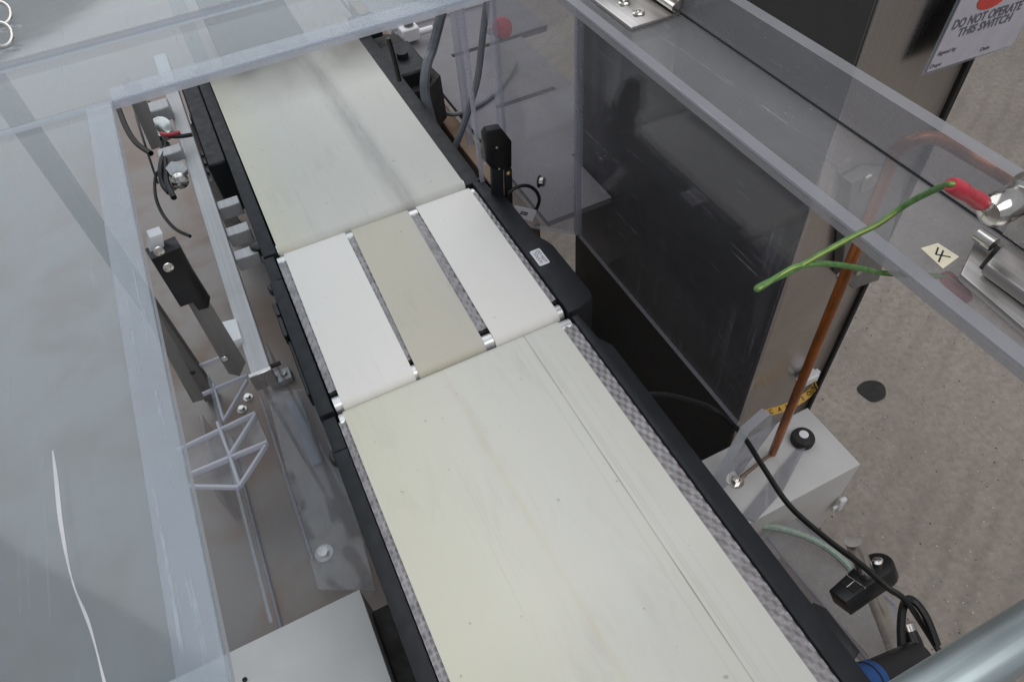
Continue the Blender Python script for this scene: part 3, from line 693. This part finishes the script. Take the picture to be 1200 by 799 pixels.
# warning tag
tg = thing('warning_tag', 'white plastic do not operate warning tag hanging at the upper right corner', 'tag', oy(.43, 1140, 20))
tl = oy(.43, 1130, -12); 
bl, brr, trr = oy(.43, 1086, 85), oy(.43, 1186, 53), oy(.43, 1232, -90)
uu = (brr - bl); vv = (oy(.43, 1127, 0) - bl); vv = vv.normalized() * .150
m = MB(); m.prism([bl, brr, brr + vv, bl + vv], (0, .0012, 0)); card = m.build('card', 'tag_paper', tg)
m = MB(); e = uu.normalized() * .004; m.prism([bl - e - vv.normalized() * .004, brr + e - vv.normalized() * .004, brr + e + vv + vv.normalized() * .006, bl - e + vv + vv.normalized() * .006], (0, .0006, 0))
for v in m.bm.verts: v.co += Vector((0, .0016, 0))
m.build('pouch', 'acrylic_strip', tg)
wid = uu.length
def tpos(fx, fy): return bl + uu * fx + vv * fy + Vector((0, -.0004, 0))
TP = lambda x, y: oy(.4296, x, y)
TL = lambda t, sz, a, b2, mt, bd=.0003: text(t, sz, frame((TP(*a) + TP(*b2)) / 2, uu, vv), mt, tg, 'print', bd, fit=(TP(*b2) - TP(*a)).length)
TL('DO NOT OPERATE', .0135, (1116, 33), (1199, 4), 'grey_ink'); TL('THIS SWITCH', .0125, (1122, 42), (1187, 18), 'grey_ink')
TL('Signed by', .006, (1099, 64), (1121, 57), 'grey_ink', .0001); TL('Date', .006, (1149, 59), (1160, 55), 'grey_ink', .0001); TL('Dept', .006, (1090, 79), (1103, 75), 'grey_ink', .0001)
m = MB(); cc = TP(1164, -2); nu = uu.normalized(); nv = vv.normalized()
m.prism([cc + nu * .021 * math.cos(a) + nv * .0105 * math.sin(a) for a in [i * math.pi / 16 for i in range(32)]], (0, -.0002, 0)); m.build('red_emblem', 'red_ink', tg)
m = MB(); top = tpos(.5, .97); m.tube([top, top + Vector((.02, .02, .05)), top + Vector((.03, .065, .10))], .0012, 6); m.build('tie', 'cable', tg)

# amber tube
tb0, tb1 = oz(-.192, 905, 531), oy(.305, 1041, 200)
m = MB(); m.tube([tb0, tb0.lerp(tb1, .35), tb0.lerp(tb1, .7), tb1, oy(.303, 1049, 178), oy(.298, 1073, 163), oy(.29, 1101, 163), oy(.275, 1132, 180), oy(.255, 1166, 200), oy(.235, 1205, 226), oy(.21, 1260, 270)], .0056, 14)
tbo = m.build('amber_tube', 'tube'); tag(tbo, 'glossy amber brown tube rising from the steel box outside the hood', 'tube')
es = thing('earth_strap', 'thin brown braided strap from the tube foot to the steel stud', 'earth strap', oz(-.198, 880, 550))
a, b2 = oz(-.193, 905, 531), oz(-.193, 866, 562)
m = MB(); m.tube([a, a.lerp(b2, .3) + Vector((0, 0, .002)), a.lerp(b2, .7) + Vector((0, 0, .003)), b2 + Vector((0, 0, .001))], .0026, 8); m.build('strap', 'rust', es)
m = MB(); d = (b2 - a).normalized(); m.tube([b2 - d * .012, b2 - d * .001], .0036, 10); m.build('lug', 'chrome', es)

# earth wire across the hinge
ew = thing('earth_wire', 'green and yellow looped earth wire with red lug bridging the hinge', 'wire', oy(.2, 1000, 275))
lg0, lg1 = oy(.178, 1153, 239), oy(.18, 1114, 216)
w1 = [lg1.lerp(lg0, .25), lg1, oy(.192, 1090, 225), oy(.203, 1060, 241), oy(.207, 1030, 262), oy(.21, 1000, 277), oy(.21, 965, 296), oy(.21, 930, 316), oy(.21, 897, 332), oy(.21, 888.5, 336.5), oy(.2085, 887, 338.5), oy(.207, 890, 338)]
w2 = [oy(.207, 890, 338), oy(.208, 899, 332), oy(.21, 914, 322.5), oy(.21, 935, 312), oy(.209, 965, 309), oy(.208, 1000, 313), oy(.207, 1035, 320), oy(.195, 1070, 322), oy(.182, 1108, 324)]
for i, wp in enumerate((w1 + w2[1:],)):
    m = MB(); m.tube(wp, .0019, 10); s = m.build('strand', 'green', ew)
    m = MB(); off = Vector((-.0006, -.0009, .0011)); m.tube([q + off * .85 for q in wp], .0008, 6); m.build('yellow_stripe', 'yellow_stripe', s)
def lug(p, q, parent):
    d = (q - p); m = MB()
    m.tube([p, p + d * .06, p + d * .3, p + d * .55, p + d * .8, p + d * .95, q], [.0034, .0046, .0050, .0042, .0052, .0048, .0036], 14, 0, True, True, False); return m.build('lug', 'red', parent)
lug(lg1, lg0, ew); lug(oy(.182, 1108, 323), oy(.176, 1132, 350), ew)
m = MB(); m.tube([lg0, oy(.176, 1158, 243)], .0032, 10); m.build('lug_tip', 'chrome', ew)

# ================================================================== LEFT RAIL AND SENSORS
rl = thing('mounting_rail', 'long aluminium mounting rail with side spacers left of the conveyors', 'rail', (-.1, 1.0, TZ))
m = MB(); m.box((-.1085, .655, -.020), (-.0835, 1.60, -.002), .0008); m.build('bar', 'alu', rl)
for yy in (.70, 1.35):
    m = MB(); m.box((-.110, yy - .02, TZ + .001), (-.080, yy + .02, -.0215), .001); m.build('post', 'acrylic', rl) if yy < 1 else m.build('post', 'steel_z', rl)
for px, py in ((262, 240), (284, 298), (282, 268)):
    q = oz(-.012, px, py); m = MB(); m.box((-.083, q.y - .011, -.034), (-.048, q.y + .011, -.010), .001); m.build('spacer', 'alu', rl)
cl = [oz(.006, *k) for k in ((256, 378), (276, 373), (283, 396), (262, 404))]
m = MB(); m.prism(cl, (0, 0, -.016), bev=.001); m.build('clip', 'white_plastic', rl)
m = MB(); m.box((-.112, .648, -.03), (-.082, .6545, .0), .0008); m.build('end_cap', 'steel_z', rl)
q = oz(.0, 318, 440); m = MB(); m.cyl((-.083, .664, -.012), (-.070, .664, -.012), .003, 12); m.build('set_screw', 'rubber', rl)

ps = thing('photo_sensor', 'black photo sensor on an upright dark bar left of the conveyors', 'sensor', (-.115, .66, -.05), 'photo sensors facing across the belt')
SY = .655
P0, P1 = oy(SY, 213, 338), oy(SY, 277, 432)
m = MB(); m.prism([oy(SY, 211, 340), oy(SY, 234, 335), oy(SY, 288, 425), oy(SY, 281, 441), oy(SY, 268, 438)], (0, .004, 0), bev=.0005); m.build('bar', 'dark_steel', ps)
screw(oy(SY - .0005, 263, 419), (0, -1, 0), .0045, .003, 'chrome', ps)
m = MB(); m.prism([oy(SY - .002, *k) for k in ((169, 291), (204, 276), (218, 302), (239, 336), (237, 348), (225, 351), (218, 342), (204, 347))], (.004, -.022, 0), bev=.002); sb = m.build('body', 'black_gloss', ps)
m = MB(); m.prism([oy(SY + .002, *k) for k in ((171, 270), (186, 265), (189, 284), (172, 290))], (.002, -.014, 0), bev=.0008); m.build('connector', 'white_plastic', ps)
for k in ((186, 294), (197, 313)): screw(oy(SY - .0245, *k), (.2, -1, .2), .0052, .002, 'satin', ps)
fb = thing('flat_bar', 'plain dark upright flat bar at the left edge of the opening', 'bar', (-.15, .62, TZ))
m = MB(); m.prism([oy(.62, *k) for k in ((160, 332), (184, 365), (240, 468), (226, 472), (178, 385), (150, 335))], (0, .004, 0), bev=.0004); m.build('bar', 'dark_steel', fb)
screw(oy(.6195, 226, 436), (0, -1, 0), .003, .002, 'rubber', fb)

sr = thing('photo_sensor', 'black photo sensor with looped cable right of the conveyors', 'sensor', (.335, .81, -.05), 'photo sensors facing across the belt')
RY = .815
m = MB(); m.prism([oy(RY, *k) for k in ((568, 160), (572, 154), (588, 151), (600, 166), (600, 196), (594, 200), (576, 198), (569, 190))], (.0, .016, 0), bev=.002); m.build('body', 'black_gloss', sr)
m = MB(); m.prism([oy(RY + .002, *k) for k in ((576, 196), (590, 200), (591, 238), (577, 228))], (0, .006, 0), bev=.0005); m.build('bar', 'black', sr)
m = MB(); m.prism([oy(RY + .006, *k) for k in ((592, 198), (600, 198), (601, 240), (593, 240))], (0, .006, 0), bev=.0005); m.build('bar', 'black', sr)
for k in ((582, 173), (585, 198)): screw(oy(RY - .0005, *k), (0, -1, 0), .0022, .0015, 'chrome', sr)
screw(oy(RY - .001, 595, 203), (.6, -1, 0), .004, .004, 'brass', sr)
lp = [oy(RY - .004, *k) for k in ((593, 238), (597, 226), (607, 219), (619, 218), (628, 224), (632, 234), (628, 246), (620, 252), (606, 250), (598, 240), (592, 236))]
m = MB(); m.tube(lp, .0028, 10); lc = m.build('looped_cable', 'cable', sr)
lb = [oy(RY - .009, *k) for k in ((603, 241), (629, 247), (624, 260), (599, 252))]
m = MB(); m.prism(lb, (0, .0012, 0)); fg = m.build('cable_flag', 'paper', lc)
text('0/20', .0085, frame(sum(lb, Vector()) / 4 + Vector((0, -.0006, 0)), lb[1] - lb[0], lb[0] - lb[3]), 'ink', fg, 'print', .0003)
nb = thing('nut', 'round steel nut on the clear corner wall above the looped cable', 'nut', oy(.80, 633, 212))
m = MB(); q = oy(.80, 633, 213); m.lathe(q, (.7, -.7, .1), [(.0075, 0), (.0075, .006), (.006, .0075), (.003, .008)], 18); m.build('cap', 'chrome', nb)
m = MB(); m.lathe(q - Vector((.7, -.7, .1)) * .0025, (.7, -.7, .1), [(.0095, 0), (.0095, .0022)], 18); m.build('collar', 'rubber', nb)

# ================================================================== CABLES
def cable(pts, r, mat, label, name='cable', cat='cable', group=None, sides=8):
    m = MB(); m.tube(pts, r, sides); o = m.build(name, mat); return tag(o, label, cat, group)
cable([(.30, .42, -.04), oz(-.05, 766, 461), oz(-.085, 800, 466), oz(-.118, 838, 480), oz(-.114, 868, 507), oz(-.10, 893, 545), oz(-.10, 925, 592), oz(-.095, 970, 632), oz(-.088, 1010, 662), oz(-.088, 1040, 688), oz(-.095, 1060, 702), oz(-.13, 1080, 730), oz(-.15, 1105, 770), oz(-.16, 1130, 810)], .0035, 'cable', 'long black cable sagging from the conveyor over the junction box')
cable([oz(-.13, 1098, 755), oz(-.115, 1085, 722), oz(-.11, 1070, 703), oz(-.11, 1060, 706), oz(-.11, 1056, 730), oz(-.11, 1057, 765), oz(-.11, 1060, 800)], .0044, 'cable', 'black cable loop bent beside the round steel post')
cable([oz(-.255, 868, 612), oz(-.25, 885, 615), oz(-.245, 920, 620), oz(-.24, 960, 636), oz(-.25, 992, 661), oz(-.30, 1008, 690)], .0048, 'hose', 'pale green braided hose curving past the junction box', 'hose', 'hose')
cable([oy(1.18, 520, 5), oy(1.18, 514, 30), oy(1.18, 506, 60), oy(1.16, 500, 78), oy(1.14, 498, 110), oy(1.12, 508, 150)], .0095, 'grey_cable', 'thick grey corrugated hose dropping behind the far conveyor', 'hose', 'hose')
cable([oy(1.0, 572, -10), oy(1.0, 566, 40), oy(1.0, 560, 90), oy(1.0, 552, 120), oy(1.0, 542, 150), oy(1.0, 530, 180)], .0058, 'grey_cable', 'dark grey cable hanging behind the clear corner wall')
cable([oz(-.14, 605, 75), oz(-.145, 585, 105), oz(-.145, 560, 124), oz(-.145, 535, 134), oz(-.145, 520, 132), oz(-.16, 508, 128)], .0050, 'grey_cable', 'light grey cable lying across the slotted panel')
cable([oy(1.05, 455, 45), oy(1.05, 462, 70), oy(1.05, 468, 95)], .004, 'cable', 'short black cable beside the far end of the belt')
cable([oz(-.02, 138, 125), oz(-.02, 148, 150), oz(-.02, 160, 168), oz(-.02, 177, 180)], .0052, 'cable', 'black cable curving in from the hood corner at upper left')
cable([oz(.0, 168, 127), oz(.0, 178, 147), oz(.0, 190, 168)], .0042, 'cable', 'short black cable at the upper left near the rail')
cable([oz(.0, 195, 195), oz(-.02, 183, 205), oz(-.03, 182, 228), oz(-.04, 190, 250), oz(-.04, 205, 268), oz(-.04, 223, 277)], .0028, 'cable', 'thin black cable end curling down beside the photo sensor')
cable([oz(.01, 190, 168), oz(.012, 193, 190), oz(.005, 196, 215), oz(.0, 204, 232)], .0048, 'cable', 'right strand of the black cable bundle hanging over the rail', group='cable bundle strands by the rail')
cable([oz(.012, 196, 168), oz(.015, 188, 195), oz(.005, 190, 215), oz(.0, 198, 226)], .0042, 'cable', 'left strand of the black cable bundle hanging over the rail', group='cable bundle strands by the rail')
cable([oz(.02, 180, 145), oz(.022, 195, 158), oz(.02, 210, 160), oz(.015, 225, 158)], .0038, 'cable', 'black cable running from the fitting to the far conveyor')
cable([oz(.024, 189, 157), oz(.026, 198, 158), oz(.024, 211, 155)], .0036, 'red', 'short red tie around the black cables at upper left', 'cable_tie', 'cable tie')
fg2 = thing('pipe_fitting', 'threaded metal fitting standing on the rail at upper left', 'fitting', oz(0, 190, 140))
q = oz(0, 190, 138); m = MB(); m.box(q + Vector((-.022, -.018, 0)), q + Vector((.022, .018, .026)), .002); m.build('block', 'alu', fg2)
q = oz(0, 193, 155); m = MB(); m.lathe(q, (0, -.6, .8), [(.018 if k % 2 else .0145, .0035 * k + d) for k in range(8) for d in (0, .003)] + [(.008, .029)], 20); m.build('thread', 'chrome', fg2)
fg3 = thing('pipe_fitting', 'stack of bright nuts on the near side of the cable bundle', 'fitting', oz(0, 210, 200))
q = oz(0, 205, 186); m = MB(); m.box(q + Vector((-.022, -.012, 0)), q + Vector((.018, .014, .018)), .0015); m.build('block', 'alu', fg3)
q = oz(0, 208, 203); m = MB(); m.hexnut(q, (.2, -.3, .9), .017, .012); m.build('nut', 'alu', fg3)
q = oz(.0, 210, 210); m = MB(); m.lathe(q, (.1, -.9, .3), [(.012, 0), (.014, .003), (.014, .013), (.009, .016)], 16); m.build('thread', 'chrome', fg3)
q = oz(-.02, 203, 221); m = MB(); m.lathe(q, (0, 0, 1), [(.008, 0), (.008, .010), (.006, .011)], 14); m.build('nut', 'alu', fg3)

bx2 = thing('terminal_bracket', 'small bright angle bracket between the rail and the far conveyor drive', 'bracket', oz(-.02, 232, 185))
q = oz(-.02, 232, 182); m = MB(); m.box(q + Vector((-.012, -.05, -.03)), q + Vector((.010, .05, -.024)), .001); m.build('plate', 'alu', bx2)
for k in (-.03, 0, .03): screw(q + Vector((0, k, -.024)), (0, 0, 1), .007, .006, 'chrome', bx2, 'screw', True)
cable([oz(-.03, 150, 92), oz(-.05, 158, 130), oz(-.1, 170, 170), oz(-.2, 185, 215)], .0024, 'grey_cable', 'thin grey lead slanting past the dark plate at upper left')
cable([oz(.01, 175, 120), oz(.012, 186, 150), oz(.0, 200, 172), oz(-.02, 226, 166)], .003, 'cable', 'thin black lead looping under the red tie')
# uprights under the left pane
for i, (x, y, w, dd, z0, z1, mt, lb2) in enumerate((
        (-.225, .90, .012, .01, -.28, .345, 'dark_steel', 'dark steel post seen through the dusty left pane'),
        (-.02, 1.56, .016, .01, -.28, .25, 'box_top', 'pale upright bar behind the far end of the belt'))):
    m = MB(); m.box((x - w, y - dd, z0 + .001), (x + w, y + dd, z1), .001); o = m.build('upright_post', mt); tag(o, lb2, 'post', 'uprights behind the hood')
m = MB(); m.prism([oy(1.0, *k) for k in ((143, 98), (165, 98), (190, 172), (178, 176))], (0, .006, 0), bev=.0005); o = m.build('flat_plate', 'dark_steel'); tag(o, 'dark grey upright plate beside the curved cable at upper left', 'plate')
# pair of steel rings on the pane at the left edge
for i, (px, py, lb2) in enumerate(((0, 16, 'upper steel ring lying on the pane at the left edge'), (1, 41, 'lower steel ring lying on the pane at the left edge'))):
    q = oz(HZ + .012, px, py); m = MB(); a = [q + Vector((math.cos(t) * .011, math.sin(t) * .013, math.sin(t * 1) * .007)) for t in [k * math.pi / 8 for k in range(17)]]
    m.tube(a, .0024, 8, sub=3); o = m.build('steel_ring', 'satin'); tag(o, lb2, 'ring', 'steel rings at the left edge')
# red knob at the back
rk = thing('red_knob', 'round red knob behind the clear corner wall at the top', 'knob', oy(1.45, 586, 33))
q = oy(1.45, 586, 34); m = MB(); m.lathe(q, (0, -1, .5), [(.012, 0), (.022, .004), (.025, .014), (.021, .024), (.008, .028)], 22); m.build('cap', 'red', rk)
m = MB(); m.cyl(q, q + Vector((0, .06, -.03)), .010); m.build('stem', 'steel_x', rk)
vv2 = thing('valve_block', 'small white valve block on the rim behind the far belt', 'valve', oz(-.13, 480, 35))
q = oz(-.12, 480, 36); m = MB(); m.box(q + Vector((-.025, -.02, -.02)), q + Vector((.02, .02, .012)), .003); m.build('body', 'white_plastic', vv2)
m = MB(); m.lathe(q + Vector((.0, 0, .012)), (0, 0, 1), [(.012, 0), (.012, .01), (.008, .014)], 16); m.build('cap', 'panel', vv2)
m = MB(); m.cyl(q + Vector((.02, -.01, -.006)), q + Vector((.055, -.01, -.006)), .008, 14); m.build('port', 'white_plastic', vv2)

# ================================================================== LOWER RIGHT
cpst = thing('clamp_post', 'round steel post with a black clamp at the lower right', 'post', (.42, .06, -.5))
t0, t1 = oz(-.10, 1000, 634), oz(-.165, 1062, 800)
tt = oz(-.085, 1000, 633); bb0 = oz(-.30, 1064, 800)
m = MB(); m.tube([tt, bb0], .0098, 22, 0, True, True, False); m.build('post', 'satin', cpst)
ax = (bb0 - tt).normalized(); cc = tt + ax * ((oz(-.14, 1015, 682) - tt).dot(ax))
ix = Vector((1, 0, 0)); ix = (ix - ax * ix.dot(ax)).normalized(); iy = ax.cross(ix)
FC = Matrix.Translation(cc) @ Matrix((ix, iy, ax)).transposed().to_4x4()
m = MB(); P = [Vector((-.045, -.013, 0)), Vector((-.045, .013, 0)), Vector((-.014, .015, 0))] + [Vector((.018 + .018 * math.sin(t), .018 * math.cos(t), 0)) for t in [k * math.pi / 10 for k in range(11)]] + [Vector((-.014, -.015, 0))]
m.prism([FC @ (v + Vector((0, 0, -.012))) for v in P], ax * .024, bev=.0025); ck = m.build('clamp', 'black_gloss', cpst)
m = MB(); m.box((-.017, -.0145, -.013), (-.0155, .0145, .013), .0003, 0, FC); m.build('split', 'chrome', ck)
m = MB(); m.box((-.030, -.0095, -.0132), (-.0172, .0095, -.0118), .0004, 0, FC); m.build('recess', 'rubber', ck)
m = MB(); m.box((-.030, -.0006, -.0138), (-.0172, .0006, -.0131), .0002, 0, FC); m.build('slot', 'satin', ck)
q = FC @ Vector((.020, .0, -.0125)); m = MB(); m.lathe(q, -ax, [(.006, 0), (.006, .003), (.004, .004)], 16); m.build('screw', 'chrome', ck)
cn = thing('cable_connector', 'black round cable connector beside the steel post at lower right', 'connector', oz(-.2, 1075, 765))
q0, q1 = oz(-.17, 1064, 738), oz(-.19, 1082, 790)
m = MB(); m.tube([q0, q0.lerp(q1, .25), q1], [.009, .011, .011], 18, 0, True, True, False); m.build('shell', 'black_gloss', cn)
m = MB(); d = (q0 - q1).normalized(); m.tube([q0 + d * .008, q0], .0095, 18, 0, True, True, False); m.build('ring', 'steel_z', cn)
q = oz(-.16, 1083, 763); m = MB(); m.lathe(q, (.3, -.5, .8), [(.004, 0), (.004, .002), (.002, .003)], 12); m.build('screw', 'chrome', cn)
bl2 = thing('blue_coupling', 'black coupling with a blue ring between the conveyor and the pipe', 'coupling', oz(-.1, 1040, 790))
a, b2 = oz(-.05, 1012, 800), oz(-.10, 1075, 772); d = (b2 - a).normalized()
m = MB(); m.tube([a + d * .016, b2], .017, 24, 0, True, True, False); m.build('body', 'black_gloss', bl2)
m = MB(); m.tube([a - d * .03, a + d * .016], .0178, 24, 0, True, True, False); m.build('ring', 'blue', bl2)
m = MB(); m.tube([a + d * .004, a + d * .006], .0184, 24, 0, True, True, False); m.build('groove', 'rubber', bl2)
# galvanised pipe near the camera
pa, pb = oz(.20, 1092, 812), oz(.20, 1235, 722); d = (pb - pa).normalized()
m = MB(); m.tube([pa - d * .25, pb + d * .35], .0172, 36, 0, True, True, False)
gp = m.build('galvanised_pipe', 'galv'); tag(gp, 'thick galvanised pipe crossing the lower right corner', 'pipe')
bpy.context.view_layer.update()
